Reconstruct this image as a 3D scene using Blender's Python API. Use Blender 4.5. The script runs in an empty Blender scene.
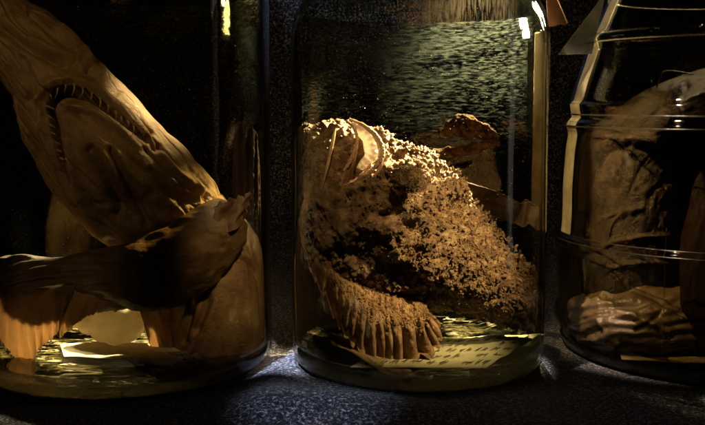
import bpy, math, random
import numpy as np
from mathutils import Vector, noise, Matrix
random.seed(7); rng = np.random.default_rng(7)
K = 0.0005                      # one working unit = half a millimetre
D, ZC, TILT, F = 980.0, 266.0, math.radians(6.5), 980.0
scene = bpy.context.scene
COL = scene.collection
ct, st = math.cos(TILT), math.sin(TILT)

# ---------------------------------------------------------------- measuring helpers
def ray(px, py):
    u = (np.asarray(px, float)-352.5)/F; v = (212.5-np.asarray(py, float))/F
    return np.stack([u+0*v, ct+v*st+0*u, -st+v*ct+0*u], -1)
CAM = np.array([0., -D, ZC])
def P(px, py, d=0.0):
    r = ray(px, py); s = (np.asarray(d, float)+D)/r[..., 1]
    return CAM+r*s[..., None]
def G(px, py, h=0.0):
    r = ray(px, py); s = (h-ZC)/r[..., 2]
    return CAM+r*s[..., None]
def proj(p):
    q = p-CAM
    fw = q[..., 1]*ct-q[..., 2]*st; up = q[..., 1]*st+q[..., 2]*ct
    return 352.5+F*q[..., 0]/fw, 212.5-F*up/fw

# ---------------------------------------------------------------- object helpers
def tag(o, label=None, cat=None, group=None, kind=None):
    if label: o['label'] = label
    if cat: o['category'] = cat
    if group: o['group'] = group
    if kind: o['kind'] = kind
    return o
def empty(name, loc, label, cat, group=None):
    o = bpy.data.objects.new(name, None); COL.objects.link(o)
    o.location = Vector(loc)*K; o.empty_display_size = .01
    bpy.context.view_layer.update()
    return tag(o, label, cat, group)
def build(name, v, f, mat, parent=None, smooth=True):
    v = np.asarray(v, float)*K
    me = bpy.data.meshes.new(name)
    if isinstance(f, np.ndarray): f = f.tolist()
    me.from_pydata(v.tolist(), [], f); me.update()
    if smooth: me.polygons.foreach_set('use_smooth', [True]*len(me.polygons))
    me.materials.append(mat)
    o = bpy.data.objects.new(name, me); COL.objects.link(o)
    if parent:
        o.parent = parent
        o.matrix_parent_inverse = Matrix.Translation(-parent.matrix_world.translation)
    return o
def cr(pts, n):
    p = np.asarray(pts, float); m = len(p)
    t = np.linspace(0, m-1, n); i = np.minimum(t.astype(int), m-2); u = (t-i)[:, None]
    p0 = p[np.maximum(i-1, 0)]; p1 = p[i]; p2 = p[i+1]; p3 = p[np.minimum(i+2, m-1)]
    return .5*((2*p1)+(-p0+p2)*u+(2*p0-5*p1+4*p2-p3)*u*u+(-p0+3*p1-3*p2+p3)*u**3)
def grid_faces(nu, nv, wrap):
    i = np.arange(nu-1)[:, None]; j = np.arange(nv if wrap else nv-1)[None, :]
    a = i*nv+j; b = i*nv+(j+1) % nv; c = (i+1)*nv+(j+1) % nv; d = (i+1)*nv+j
    return np.stack([a, d, c, b], -1).reshape(-1, 4)
def grid_normals(g, wrap):
    du = np.gradient(g, axis=0)
    dv = (np.roll(g, -1, 1)-np.roll(g, 1, 1)) if wrap else np.gradient(g, axis=1)
    n = np.cross(dv, du); l = np.linalg.norm(n, axis=-1, keepdims=True); l[l == 0] = 1
    return n/l
def sstep(a, b, x): t = np.clip((x-a)/(b-a), 0, 1); return t*t*(3-2*t)
def gbump(X, Y, cx, cy, rx, ry, ang, amp):
    a = math.radians(ang); dx = X-cx; dy = Y-cy
    u = dx*math.cos(a)+dy*math.sin(a); w = -dx*math.sin(a)+dy*math.cos(a)
    return amp*np.exp(-(u/rx)**2-(w/ry)**2)
def pdist(X, Y, poly):
    d = np.full(X.shape, 1e9); p = np.asarray(poly, float)
    for a, b in zip(p[:-1], p[1:]):
        e = b-a; L = max(e@e, 1e-9)
        t = np.clip(((X-a[0])*e[0]+(Y-a[1])*e[1])/L, 0, 1)
        d = np.minimum(d, np.hypot(X-a[0]-t*e[0], Y-a[1]-t*e[1]))
    return d
def ridge(X, Y, poly, w, amp):
    return amp*np.exp(-(pdist(X, Y, cr(poly, len(poly)*4))/w)**2)
def inside(X, Y, poly):
    p = cr(list(poly)+[poly[0]], len(poly)*4); r = np.zeros(X.shape, bool)
    for a, b in zip(p[:-1], p[1:]):
        c = ((a[1] > Y) != (b[1] > Y))
        with np.errstate(divide='ignore', invalid='ignore'):
            xx = (b[0]-a[0])*(Y-a[1])/(b[1]-a[1])+a[0]
        r ^= c & (X < xx)
    return r
def pit(X, Y, poly, soft, depth):
    ins = inside(X, Y, poly); d = pdist(X, Y, cr(list(poly)+[poly[0]], len(poly)*4))
    return np.where(ins, -depth*sstep(0, soft, d), 0)
def nz(p, s, o=3, seed=0):
    q = p.reshape(-1, 3)/s+seed*13.7
    return np.array([noise.fractal(Vector(x), 1., 2., o) for x in q.tolist()]).reshape(p.shape[:-1])
def vor(p, s, seed=0):
    q = p.reshape(-1, 3)/s+seed*7.3
    return np.array([noise.voronoi(Vector(x))[0][0] for x in q.tolist()]).reshape(p.shape[:-1])
def loft(secs, nu, nv, sculpt=None):
    """secs: ax, ay, bx, by, depth, half thickness -> closed body; sculpt(pos, n, X, Y, front, u, t) -> offset along n"""
    s = cr(secs, nu)
    A = P(s[:, 0], s[:, 1], s[:, 4]); B = P(s[:, 2], s[:, 3], s[:, 4])
    c = (A+B)/2; e = (B-A)/2
    t = np.linspace(0, 2*math.pi, nv, endpoint=False)
    g = c[:, None]+e[:, None]*np.cos(t)[None, :, None]
    g = g+np.array([0, -1., 0])*(np.maximum(s[:, 5], 1)[:, None]*np.sin(t)[None])[..., None]
    n = grid_normals(g, True)
    ctr = g.mean(1, keepdims=True)
    if ((n*(g-ctr)).sum() < 0): n = -n
    if sculpt is not None:
        X, Y = proj(g); fr = sstep(-.05, .35, np.sin(t))[None]+0*X
        h = sculpt(g, n, X, Y, fr, np.linspace(0, 1, nu)[:, None]+0*X, t[None]+0*X)
        g = g+(h[..., None] if h.ndim == 2 else h)*(n if h.ndim == 2 else 1)
    v = g.reshape(-1, 3); f = grid_faces(nu, nv, True).tolist()
    k = len(v); v = np.vstack([v, g[0].mean(0), g[-1].mean(0)])
    for j in range(nv):
        f.append([k, j, (j+1) % nv]); f.append([k+1, (nu-1)*nv+(j+1) % nv, (nu-1)*nv+j])
    return v, f, g, n
def tube(pts, rad, ns=8, rough=0):
    pts = np.asarray(pts, float); n = len(pts)
    rad = np.broadcast_to(np.asarray(rad, float), (n,))
    T = np.gradient(pts, axis=0); T /= np.maximum(np.linalg.norm(T, axis=1, keepdims=True), 1e-9)
    up = np.array([.13, -1, .21]); S = np.cross(T, up); S /= np.linalg.norm(S, axis=1, keepdims=True); U = np.cross(S, T)
    a = np.linspace(0, 2*math.pi, ns, endpoint=False)
    g = pts[:, None]+rad[:, None, None]*(S[:, None]*np.cos(a)[None, :, None]+U[:, None]*np.sin(a)[None, :, None])
    if rough: g += rng.normal(0, rough, g.shape)
    v = g.reshape(-1, 3); f = grid_faces(n, ns, True).tolist()
    f.append(list(range(ns))[::-1]); f.append([(n-1)*ns+j for j in range(ns)])
    return v, f
def merge(parts):
    V, Fc, k = [], [], 0
    for v, f in parts:
        V.append(v); Fc += [[i+k for i in q] for q in f]; k += len(v)
    return np.vstack(V), Fc
def sheet(A, B, nu, nv, thick=1.0, off=None, edge=None):
    """A, B: rows (px, py, depth); thin solid sheet between the two lines"""
    a = cr(A, nu); b = cr(B, nu); w = np.linspace(0, 1, nv)[None, :, None]
    s = a[:, None]*(1-w)+b[:, None]*w
    if edge is not None:
        k = edge(np.linspace(0, 1, nu))[:, None, None]; s = a[:, None]+(s-a[:, None])*k
    if off is not None: s = off(s, np.linspace(0, 1, nu)[:, None]+0*s[..., 0], w[..., 0]+0*s[..., 0])
    g = P(s[..., 0], s[..., 1], s[..., 2]); n = grid_normals(g, False)
    v1 = (g+n*thick/2).reshape(-1, 3); v2 = (g-n*thick/2).reshape(-1, 3)
    q = grid_faces(nu, nv, False); N = nu*nv
    f = q.tolist()+(q[:, ::-1]+N).tolist()
    rim = [i*nv for i in range(nu)]+[(nu-1)*nv+j for j in range(1, nv)]+[i*nv+nv-1 for i in range(nu-2, -1, -1)]+[j for j in range(nv-2, 0, -1)]
    for i in range(len(rim)):
        x, y = rim[i], rim[(i+1) % len(rim)]; f.append([x, y, y+N, x+N])
    return np.vstack([v1, v2]), f
def clamp_in(v, c, R):
    v = np.array(v); d = v[:, :2]-np.array(c)[:2]; r = np.hypot(d[:, 0], d[:, 1]); R0 = R-11; r2 = R0+11*(1-np.exp(-np.maximum(r-R0, 0)/13)); k = np.where(r > R0, r2/np.maximum(r, 1e-6), 1)
    v[:, :2] = np.array(c)[:2]+d*k[:, None]; return v
# small lumpy knob for warty skin
def ico():
    import bmesh
    bm = bmesh.new(); bmesh.ops.create_icosphere(bm, subdivisions=1, radius=1)
    v = np.array([x.co[:] for x in bm.verts]); f = np.array([[q.index for q in p.verts] for p in bm.faces]); bm.free(); return v, f
IV, IF = ico()
def knobs(pos, nrm, rad, hgt):
    n = len(pos)
    r = rng.normal(size=(n, 3)); a = np.cross(nrm, r); a /= np.linalg.norm(a, axis=1, keepdims=True)+1e-9; b = np.cross(nrm, a)
    sq = rng.uniform(.7, 1.5, n)
    V = pos[:, None]+a[:, None]*(IV[None, :, 0:1]*(rad*sq)[:, None, None])+b[:, None]*(IV[None, :, 1:2]*(rad/sq)[:, None, None])+nrm[:, None]*((IV[None, :, 2:3]+.3)*hgt[:, None, None])
    V = V+rng.normal(0, .12, V.shape)*rad[:, None, None]
    Fc = IF[None]+(np.arange(n)*len(IV))[:, None, None]
    return V.reshape(-1, 3), Fc.reshape(-1, 3).tolist()

# ---------------------------------------------------------------- materials
def newmat(name):
    m = bpy.data.materials.new(name); m.use_nodes = True; nt = m.node_tree; nt.nodes.clear()
    out = nt.nodes.new('ShaderNodeOutputMaterial'); return m, nt, out
def N(nt, t, **k):
    n = nt.nodes.new(t)
    for a, b in k.items():
        if a in n.inputs: n.inputs[a].default_value = b
        else: setattr(n, a, b)
    return n
def ramp(nt, src, stops):
    r = nt.nodes.new('ShaderNodeValToRGB'); e = r.color_ramp.elements
    while len(e) < len(stops): e.new(.5)
    for q, (p, c) in zip(e, stops): q.position = p; q.color = (*c, 1) if len(c) == 3 else c
    nt.links.new(src, r.inputs[0]); return r
def skin(name, c1, c2, c3, scale=60, rough=.5, trans=0.0, tcol=(.8, .35, .1), bump=.4, fine=900, sss=0.0, spec=.4, stretch=(1, 1, 1), streak=0):
    m, nt, out = newmat(name); L = nt.links.new
    tc = N(nt, 'ShaderNodeTexCoord'); mp = N(nt, 'ShaderNodeMapping'); mp.inputs['Scale'].default_value = stretch
    L(tc.outputs['Object'], mp.inputs[0])
    n1 = N(nt, 'ShaderNodeTexNoise', Scale=scale, Detail=8., Roughness=.65, Distortion=.6); L(mp.outputs[0], n1.inputs['Vector'])
    r = ramp(nt, n1.outputs[0], [(.3, c1), (.5, c2), (.72, c3)])
    n2 = N(nt, 'ShaderNodeTexNoise', Scale=fine, Detail=5., Roughness=.7); L(mp.outputs[0], n2.inputs['Vector'])
    n3 = N(nt, 'ShaderNodeTexNoise', Scale=scale*5, Detail=6., Distortion=1.5); L(mp.outputs[0], n3.inputs['Vector'])
    ad = N(nt, 'ShaderNodeMath', operation='ADD'); L(n2.outputs[0], ad.inputs[0]); L(n3.outputs[0], ad.inputs[1])
    bp = N(nt, 'ShaderNodeBump', Strength=bump, Distance=.0012); L(ad.outputs[0], bp.inputs['Height'])
    p = N(nt, 'ShaderNodeBsdfPrincipled'); L(r.outputs[0], p.inputs['Base Color']); L(bp.outputs[0], p.inputs['Normal'])
    p.inputs['Roughness'].default_value = rough; p.inputs['Specular IOR Level'].default_value = spec
    if sss: p.inputs['Subsurface Weight'].default_value = sss; p.inputs['Subsurface Radius'].default_value = (.004, .0018, .0008); p.inputs['Subsurface Scale'].default_value = 1
    sh = p.outputs[0]
    if trans:
        t = N(nt, 'ShaderNodeBsdfTranslucent', Color=(*tcol, 1)); L(bp.outputs[0], t.inputs['Normal'])
        mx = N(nt, 'ShaderNodeMixShader'); mx.inputs[0].default_value = trans; L(sh, mx.inputs[1]); L(t.outputs[0], mx.inputs[2]); sh = mx.outputs[0]
    L(sh, out.inputs[0]); return m
def glass_thin(name, tint, edge, wav=.15, gl=1.0, base=.03):
    m, nt, out = newmat(name); L = nt.links.new
    tc = N(nt, 'ShaderNodeTexCoord'); mp = N(nt, 'ShaderNodeMapping'); mp.inputs['Scale'].default_value = (1, 1, .35); L(tc.outputs['Object'], mp.inputs[0])
    n1 = N(nt, 'ShaderNodeTexNoise', Scale=55., Detail=2.); L(mp.outputs[0], n1.inputs['Vector'])
    bp = N(nt, 'ShaderNodeBump', Strength=wav, Distance=.002); L(n1.outputs[0], bp.inputs['Height'])
    lw = N(nt, 'ShaderNodeLayerWeight'); L(bp.outputs[0], lw.inputs['Normal'])
    pw = N(nt, 'ShaderNodeMath', operation='POWER'); L(lw.outputs['Facing'], pw.inputs[0]); pw.inputs[1].default_value = 5
    ma = N(nt, 'ShaderNodeMath', operation='MULTIPLY_ADD'); L(pw.outputs[0], ma.inputs[0]); ma.inputs[1].default_value = .85*gl; ma.inputs[2].default_value = base
    lw2 = N(nt, 'ShaderNodeLayerWeight')
    r = ramp(nt, lw2.outputs['Facing'], [(0, tint), (.72, tint), (.95, edge)])
    tr = N(nt, 'ShaderNodeBsdfTransparent'); L(r.outputs[0], tr.inputs[0])
    g = N(nt, 'ShaderNodeBsdfGlossy', Roughness=.03); g.inputs['Color'].default_value = (1, 1, 1, 1); L(bp.outputs[0], g.inputs['Normal'])
    mx = N(nt, 'ShaderNodeMixShader'); L(ma.outputs[0], mx.inputs[0]); L(tr.outputs[0], mx.inputs[1]); L(g.outputs[0], mx.inputs[2])
    L(mx.outputs[0], out.inputs[0]); return m
def glass_solid(name, col, bump, sc, rough=.02):
    m, nt, out = newmat(name); L = nt.links.new
    tc = N(nt, 'ShaderNodeTexCoord'); mp = N(nt, 'ShaderNodeMapping'); mp.inputs['Scale'].default_value = (.45, 1.3, 1); L(tc.outputs['Object'], mp.inputs[0])
    n1 = N(nt, 'ShaderNodeTexNoise', Scale=sc, Detail=4., Distortion=1.2); L(mp.outputs[0], n1.inputs['Vector'])
    bp = N(nt, 'ShaderNodeBump', Strength=bump, Distance=.004); L(n1.outputs[0], bp.inputs['Height'])
    p = N(nt, 'ShaderNodeBsdfPrincipled', Roughness=rough, IOR=1.48); p.inputs['Base Color'].default_value = (*col, 1)
    p.inputs['Transmission Weight'].default_value = 1; L(bp.outputs[0], p.inputs['Normal'])
    L(p.outputs[0], out.inputs[0]); return m
def cloth_mat():
    m, nt, out = newmat('speckled_cloth'); L = nt.links.new
    tc = N(nt, 'ShaderNodeTexCoord')
    n1 = N(nt, 'ShaderNodeTexNoise', Scale=620., Detail=3., Roughness=.8); L(tc.outputs['Object'], n1.inputs['Vector'])
    r = ramp(nt, n1.outputs[0], [(.42, (.008, .009, .016)), (.52, (.06, .065, .10)), (.60, (.42, .44, .58)), (.68, (.9, .92, 1.))])
    bp = N(nt, 'ShaderNodeBump', Strength=.9, Distance=.0015); L(n1.outputs[0], bp.inputs['Height'])
    p = N(nt, 'ShaderNodeBsdfPrincipled', Roughness=.9); L(r.outputs[0], p.inputs['Base Color']); L(bp.outputs[0], p.inputs['Normal'])
    p.inputs['Sheen Weight'].default_value = .2; p.inputs['Specular IOR Level'].default_value = .2
    L(p.outputs[0], out.inputs[0]); return m
def paper_mat(name, c1, c2, tr=.35):
    m, nt, out = newmat(name); L = nt.links.new
    tc = N(nt, 'ShaderNodeTexCoord'); n1 = N(nt, 'ShaderNodeTexNoise', Scale=120., Detail=8.); L(tc.outputs['Object'], n1.inputs['Vector'])
    r = ramp(nt, n1.outputs[0], [(.35, c1), (.65, c2)])
    bp = N(nt, 'ShaderNodeBump', Strength=.25, Distance=.001); L(n1.outputs[0], bp.inputs['Height'])
    p = N(nt, 'ShaderNodeBsdfPrincipled', Roughness=.7); L(r.outputs[0], p.inputs['Base Color']); L(bp.outputs[0], p.inputs['Normal'])
    t = N(nt, 'ShaderNodeBsdfTranslucent'); L(r.outputs[0], t.inputs[0])
    mx = N(nt, 'ShaderNodeMixShader'); mx.inputs[0].default_value = tr; L(p.outputs[0], mx.inputs[1]); L(t.outputs[0], mx.inputs[2]); L(mx.outputs[0], out.inputs[0]); return m
def ripple_mat(name, lo, hi, zlo, zhi, thr=.5, sc=(.42, .42, 2.2)):
    """streaks painted for light rippling in the fluid: diffuse flecks over clear glass, denser towards the top"""
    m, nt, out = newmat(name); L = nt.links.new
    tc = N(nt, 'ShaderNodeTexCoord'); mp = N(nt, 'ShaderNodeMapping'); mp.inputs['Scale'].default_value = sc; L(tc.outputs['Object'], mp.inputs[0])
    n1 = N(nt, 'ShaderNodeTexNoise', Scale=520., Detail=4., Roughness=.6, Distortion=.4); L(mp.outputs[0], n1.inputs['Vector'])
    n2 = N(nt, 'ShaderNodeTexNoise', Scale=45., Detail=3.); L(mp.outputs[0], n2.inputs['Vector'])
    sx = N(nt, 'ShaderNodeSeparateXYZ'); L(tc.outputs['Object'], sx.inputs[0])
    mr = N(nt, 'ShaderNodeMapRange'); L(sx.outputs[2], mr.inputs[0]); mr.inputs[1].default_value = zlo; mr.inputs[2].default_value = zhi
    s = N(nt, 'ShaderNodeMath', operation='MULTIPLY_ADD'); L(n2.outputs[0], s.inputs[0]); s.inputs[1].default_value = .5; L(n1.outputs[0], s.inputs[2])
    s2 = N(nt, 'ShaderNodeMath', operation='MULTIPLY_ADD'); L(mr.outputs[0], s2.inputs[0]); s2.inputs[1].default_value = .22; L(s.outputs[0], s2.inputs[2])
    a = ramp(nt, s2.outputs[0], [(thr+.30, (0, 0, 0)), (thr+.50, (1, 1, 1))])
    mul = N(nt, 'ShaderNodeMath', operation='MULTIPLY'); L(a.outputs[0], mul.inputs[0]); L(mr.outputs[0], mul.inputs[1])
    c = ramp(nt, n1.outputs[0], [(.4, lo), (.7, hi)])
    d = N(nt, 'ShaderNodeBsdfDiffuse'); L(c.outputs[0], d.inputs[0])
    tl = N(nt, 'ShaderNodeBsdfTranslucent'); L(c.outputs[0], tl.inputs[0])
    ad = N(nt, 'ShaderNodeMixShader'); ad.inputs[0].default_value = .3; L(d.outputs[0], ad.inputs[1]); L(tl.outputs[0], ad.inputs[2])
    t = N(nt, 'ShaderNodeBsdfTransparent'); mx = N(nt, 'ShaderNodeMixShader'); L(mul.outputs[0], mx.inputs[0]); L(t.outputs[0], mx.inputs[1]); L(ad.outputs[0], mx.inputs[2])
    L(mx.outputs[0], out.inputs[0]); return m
def plain(name, col, rough=.6, spec=.3):
    m, nt, out = newmat(name); p = N(nt, 'ShaderNodeBsdfPrincipled', Roughness=rough)
    tc = N(nt, 'ShaderNodeTexCoord'); n1 = N(nt, 'ShaderNodeTexNoise', Scale=300., Detail=4.); nt.links.new(tc.outputs['Object'], n1.inputs['Vector'])
    r = ramp(nt, n1.outputs[0], [(.3, tuple(c*.7 for c in col)), (.7, tuple(min(1, c*1.2) for c in col))]); nt.links.new(r.outputs[0], p.inputs['Base Color'])
    p.inputs['Specular IOR Level'].default_value = spec; nt.links.new(p.outputs[0], out.inputs[0]); return m

M_cloth = cloth_mat()
M_glass = glass_thin('clear_old_glass', (.95, .96, .93), (.55, .58, .45))
M_glass2 = glass_thin('ribbed_jar_glass', (.92, .93, .85), (.55, .5, .38), wav=.35)
M_fluid = glass_thin('preserving_fluid', (.58, .55, .44), (.30, .28, .18), wav=.05, gl=.5, base=.008)
M_base = glass_solid('thick_base_glass', (.90, .87, .58), 1.0, 260, .04)
M_stone = skin('warty_skin', (.06, .034, .018), (.27, .155, .08), (.64, .45, .28), 190, .36, bump=1.0, fine=1800, spec=.6)
M_fin = skin('warty_fin', (.16, .085, .04), (.40, .24, .12), (.62, .42, .24), 150, .45, trans=.2, tcol=(.7, .35, .12), bump=.7, fine=1400)
M_lip = skin('lip_skin', (.50, .27, .15), (.66, .40, .25), (.80, .58, .42), 200, .4, bump=.5)
M_lining = skin('mouth_lining', (.80, .68, .58), (.92, .86, .78), (.97, .94, .90), 120, .35, trans=.65, tcol=(.97, .90, .82), bump=.3)
M_membr = skin('brown_membrane', (.03, .018, .010), (.07, .044, .024), (.13, .09, .05), 120, .45, trans=.10, tcol=(.30, .17, .08), bump=.5)
M_spine = skin('bone_spine', (.45, .3, .15), (.6, .42, .24), (.72, .55, .35), 300, .4, bump=.1)
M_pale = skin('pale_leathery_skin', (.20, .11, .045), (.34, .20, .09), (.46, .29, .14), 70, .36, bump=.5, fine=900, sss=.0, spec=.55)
M_thin = skin('thin_fin_skin', (.20, .11, .05), (.32, .21, .12), (.48, .34, .21), 110, .5, trans=.5, tcol=(.62, .44, .27), bump=.4)
M_cream = skin('cream_tissue', (.30, .25, .17), (.44, .38, .27), (.58, .52, .40), 60, .45, trans=.35, tcol=(.55, .46, .32), bump=.1)
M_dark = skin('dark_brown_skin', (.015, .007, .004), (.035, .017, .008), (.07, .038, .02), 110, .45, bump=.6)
M_tooth = skin('tooth_enamel', (.3, .2, .1), (.38, .27, .15), (.45, .33, .2), 300, .3, bump=.1)
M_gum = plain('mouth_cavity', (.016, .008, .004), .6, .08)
M_coil = skin('brown_wrinkled_skin', (.012, .007, .004), (.032, .019, .010), (.07, .044, .025), 80, .26, bump=.7, fine=900, spec=.5)
M_lobe = skin('tan_tissue', (.04, .025, .012), (.08, .052, .027), (.16, .11, .06), 90, .3, bump=.3, spec=.5)
M_paper = paper_mat('old_label_paper', (.55, .50, .30), (.72, .68, .45))
M_paper2 = paper_mat('stained_label_paper', (.26, .18, .08), (.40, .29, .14))
M_edge = paper_mat('edge_glow', (.42, .37, .26), (.66, .60, .46), .5)
M_ink = plain('faded_ink', (.18, .145, .08), .8)
M_edge2 = paper_mat('pale_edge_glow', (.50, .45, .35), (.78, .72, .60), .3)
M_ripple = ripple_mat('painted_ripples', (.014, .018, .018), (.048, .062, .060), 185*K, 350*K)
M_speck = plain('pale_flakes', (.6, .6, .5), .6)

# ---------------------------------------------------------------- the cloth (table and backdrop in one sweep)
def cloth():
    xs = np.concatenate([np.linspace(-1500, -420, 25), np.linspace(-400, 420, 240), np.linspace(440, 1500, 25)])
    s = np.concatenate([np.linspace(-900, -330, 16), np.linspace(-320, 160, 180), np.linspace(170, 2200, 130)])
    yb, r = 520., 160.
    g = np.zeros((len(s), len(xs), 3))
    for i, q in enumerate(s):
        if q < yb: y, z, ny, nz_ = q, 0, 0, 1
        elif q < yb+r*math.pi/2:
            a = (q-yb)/r; y, z, ny, nz_ = yb+r*math.sin(a), r-r*math.cos(a), -math.sin(a), math.cos(a)
        else: y, z, ny, nz_ = yb+r, r+(q-yb-r*math.pi/2), -1, 0
        g[i, :, 0] = xs; g[i, :, 1] = y; g[i, :, 2] = z
        h = np.zeros(len(xs))
        # loose folds lying in front of and between the jars
        c1 = G(325, 412)[:2]
        dx = xs-c1[0]; dy = y-c1[1]
        h += 17*np.exp(-(((dx*.92+dy*.35)/78)**2)-(((dy-.12*dx)/42)**2))*(q < yb)
        h += 9*np.exp(-((xs+75)/30)**2-((y+110)/80)**2)*(q < yb)
        h += np.array([4*noise.noise(Vector((x/90, q/60, 1.)))+(12 if q > yb+60 else 0)*noise.noise(Vector((x/60, q/260, 4.))) for x in xs])
        keep = np.ones(len(xs))
        for (cx, cy, R) in JARS:
            keep *= sstep(R-14, R+16, np.hypot(xs-cx, y-cy))
        if q < yb: h = np.maximum(h, -3)*keep-0.3*(1-keep)
        g[i, :, 1] += h*ny; g[i, :, 2] += h*nz_
    o = build('table_cloth', g.reshape(-1, 3), grid_faces(*g.shape[:2], False)[:, ::-1], M_cloth)
    tag(o, 'speckled blue grey cloth lying under the jars and rising behind them', None, None, 'structure')

# ---------------------------------------------------------------- jars
def lathe(prof, c, n=160):
    prof = np.asarray(prof, float); a = np.linspace(0, 2*math.pi, n, endpoint=False)
    g = np.stack([c[0]+prof[:, 0:1]*np.cos(a), c[1]+prof[:, 0:1]*np.sin(a), prof[:, 1:2]+0*a], -1)
    return g.reshape(-1, 3), grid_faces(len(prof), n, True)[:, ::-1]
cL = G(128, 361)[:2]; cM = G(417, 360.5)[:2]; cR = G(716, 348)[:2]
RL, RM, RR = 148., 128., 171.
JARS = [(cL[0], cL[1], RL), (cM[0], cM[1], RM), (cR[0], cR[1], RR)]
GROUP = 'specimen jars standing in a row'
def jar(c, R, label, prof, glass, base_top=13):
    t = empty('specimen_jar', (c[0], c[1], 0), label, 'glass jar', GROUP)
    v, f = lathe(prof, c); build('glass_wall', v, f, glass, t)
    ins = [(max(r-2.6, 1), z) for r, z in prof if z > base_top+10]
    ins = [(R*.15, base_top+4.0), (R*.7, base_top+4.2), (R-14, base_top+6), (R-6, base_top+9)]+ins
    v, f = lathe(ins, c); build('preserving_fluid', v, f, M_fluid, t)
    bt = [(0.01, 2.5), (R*.6, 2.5), (R-16, 2.5), (R-9, 5), (R-5.5, 11), (R-5.0, base_top), (R-8, base_top+1.5), (R*.8, base_top-1.5), (R*.5, base_top-3), (.01, base_top-1)]
    bt = cr(bt, 60)
    v, f = lathe(bt, c, 200)
    r = np.hypot(v[:, 0]-c[0], v[:, 1]-c[1])
    hh = np.array([noise.fractal(Vector((x/34, y/13, 3.)), 1., 2., 3) for x, y in v[:, :2].tolist()])
    v[:, 2] += np.where(v[:, 2] > 6, 1.8, .5)*hh*(r < R-8)
    build('thick_base', v, f, M_base, t)
    return t
def smooth(pr, n=90): return cr(pr, n)
profM = smooth([(RM-26, 1), (RM-14, 1.2), (RM-6, 4), (RM-1.5, 11), (RM, 22), (RM, 60), (RM+.6, 120), (RM, 200), (RM, 270), (RM, 318), (RM-1.5, 335), (RM-5, 350), (RM-14, 366), (RM-32, 384), (RM-52, 396), (62, 404), (58, 414), (58, 440), (61, 446), (57, 450)])
jM = jar(cM, RM, 'straight sided jar in the middle holding the warty brown fish', profM, M_glass)
profL = smooth([(RL-26, 1), (RL-14, 1.2), (RL-6, 4), (RL-1.5, 11), (RL, 22), (RL, 60), (RL-.8, 120), (RL, 200), (RL, 270), (RL, 330), (RL, 362), (RL-3, 378), (RL-12, 396), (RL-32, 414), (70, 430), (66, 440), (66, 466), (69, 472), (65, 476)])
jL = jar(cL, RL, 'wide jar at the left holding the open mouthed fish with small teeth', profL, M_glass)
def ring(z, h, w): return [(h, z-w), (h+3.4, z-w*.35), (h+3.4, z+w*.35), (h, z+w)]
pr = [(RR-38, 1), (RR-18, 2), (RR-9, 7), (RR-5, 16), (RR-2, 24), (RR+2, 34), (RR+1, 42), (RR-3, 46), (RR-1, 70), (RR, 100), (RR+1, 112), (RR+4.5, 117), (RR+4.5, 124), (RR+1, 129), (RR, 150), (RR, 180), (RR-2, 215), (RR-4, 232),
      (RR-2, 238), (RR-2, 243), (RR-7, 248), (RR-6, 256), (RR-5, 262), (RR-9, 267), (RR-14, 285), (RR-22, 310), (RR-25, 322), (RR-22, 327), (RR-24, 333), (RR-31, 337), (RR-38, 352), (RR-44, 366), (RR-52, 378), (90, 400), (86, 412), (86, 440), (90, 446), (85, 450)]
profR = smooth(pr, 200)
jR = jar(cR, RR, 'ribbed jar with sloping shoulders at the right holding the coiled brown specimen', profR, M_glass2)
cloth()
M_ring = glass_solid('moulded_glass_ridge', (.55, .52, .42), .15, 60, .25)
for z in (122, 128, 240, 252, 326, 372):
    k = np.abs(profR[:, 1]-z).argmin(); R_ = profR[k, 0]-.4; a = np.linspace(0, 2*math.pi, 181)
    v, f = tube(np.stack([cR[0]+R_*np.cos(a), cR[1]+R_*np.sin(a), z+0*a], -1), .75 if z > 200 else .55, 8); build('moulded_ridge', v, f, M_ring, jR)
for (ca, z0, z1) in ((-.6, 22, 150),):
    k = [p for p in profR if z0 < p[1] < z1]; sa = -math.sqrt(1-ca*ca)
    v, f = tube([(cR[0]+(p[0]-.3)*ca, cR[1]+(p[0]-.3)*sa, p[1]) for p in k], .32, 8); build('mould_seam', v, f, M_ring, jR)

def ripple_sheet(name, c, R, parent, z0, z1, mat):
    a = np.linspace(math.radians(8), math.radians(172), 90); zz = np.linspace(z0, z1, 40)
    g = np.stack([c[0]+(R-9)*np.cos(a)[None]+0*zz[:, None], c[1]+(R-9)*np.sin(a)[None]+0*zz[:, None], zz[:, None]+0*a[None]], -1)
    return build(name, g.reshape(-1, 3), grid_faces(40, 90, False), mat, parent)
ripple_sheet('painted_ripples', cM, RM, jM, 150, 352, M_ripple)  # rippled light behind the fish, painted as flecks on a sheet
M_streak = ripple_mat('upper_streaks', (.02, .018, .014), (.05, .044, .034), 330*K, 400*K, .42, (1.8, 1.8, .22))  # upper band of streaks, painted stand-in like the ripples below
ripple_sheet('upper_streaks', cM, RM-16, jM, 345, 392, M_streak)
M_rippleL = ripple_mat('painted_ripples_thin', (.025, .03, .022), (.13, .15, .11), 310*K, 400*K)
ripple_sheet('painted_ripples', cL, RL, jL, 250, 372, M_rippleL)  # same painted light ripples, in the left jar

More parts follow.
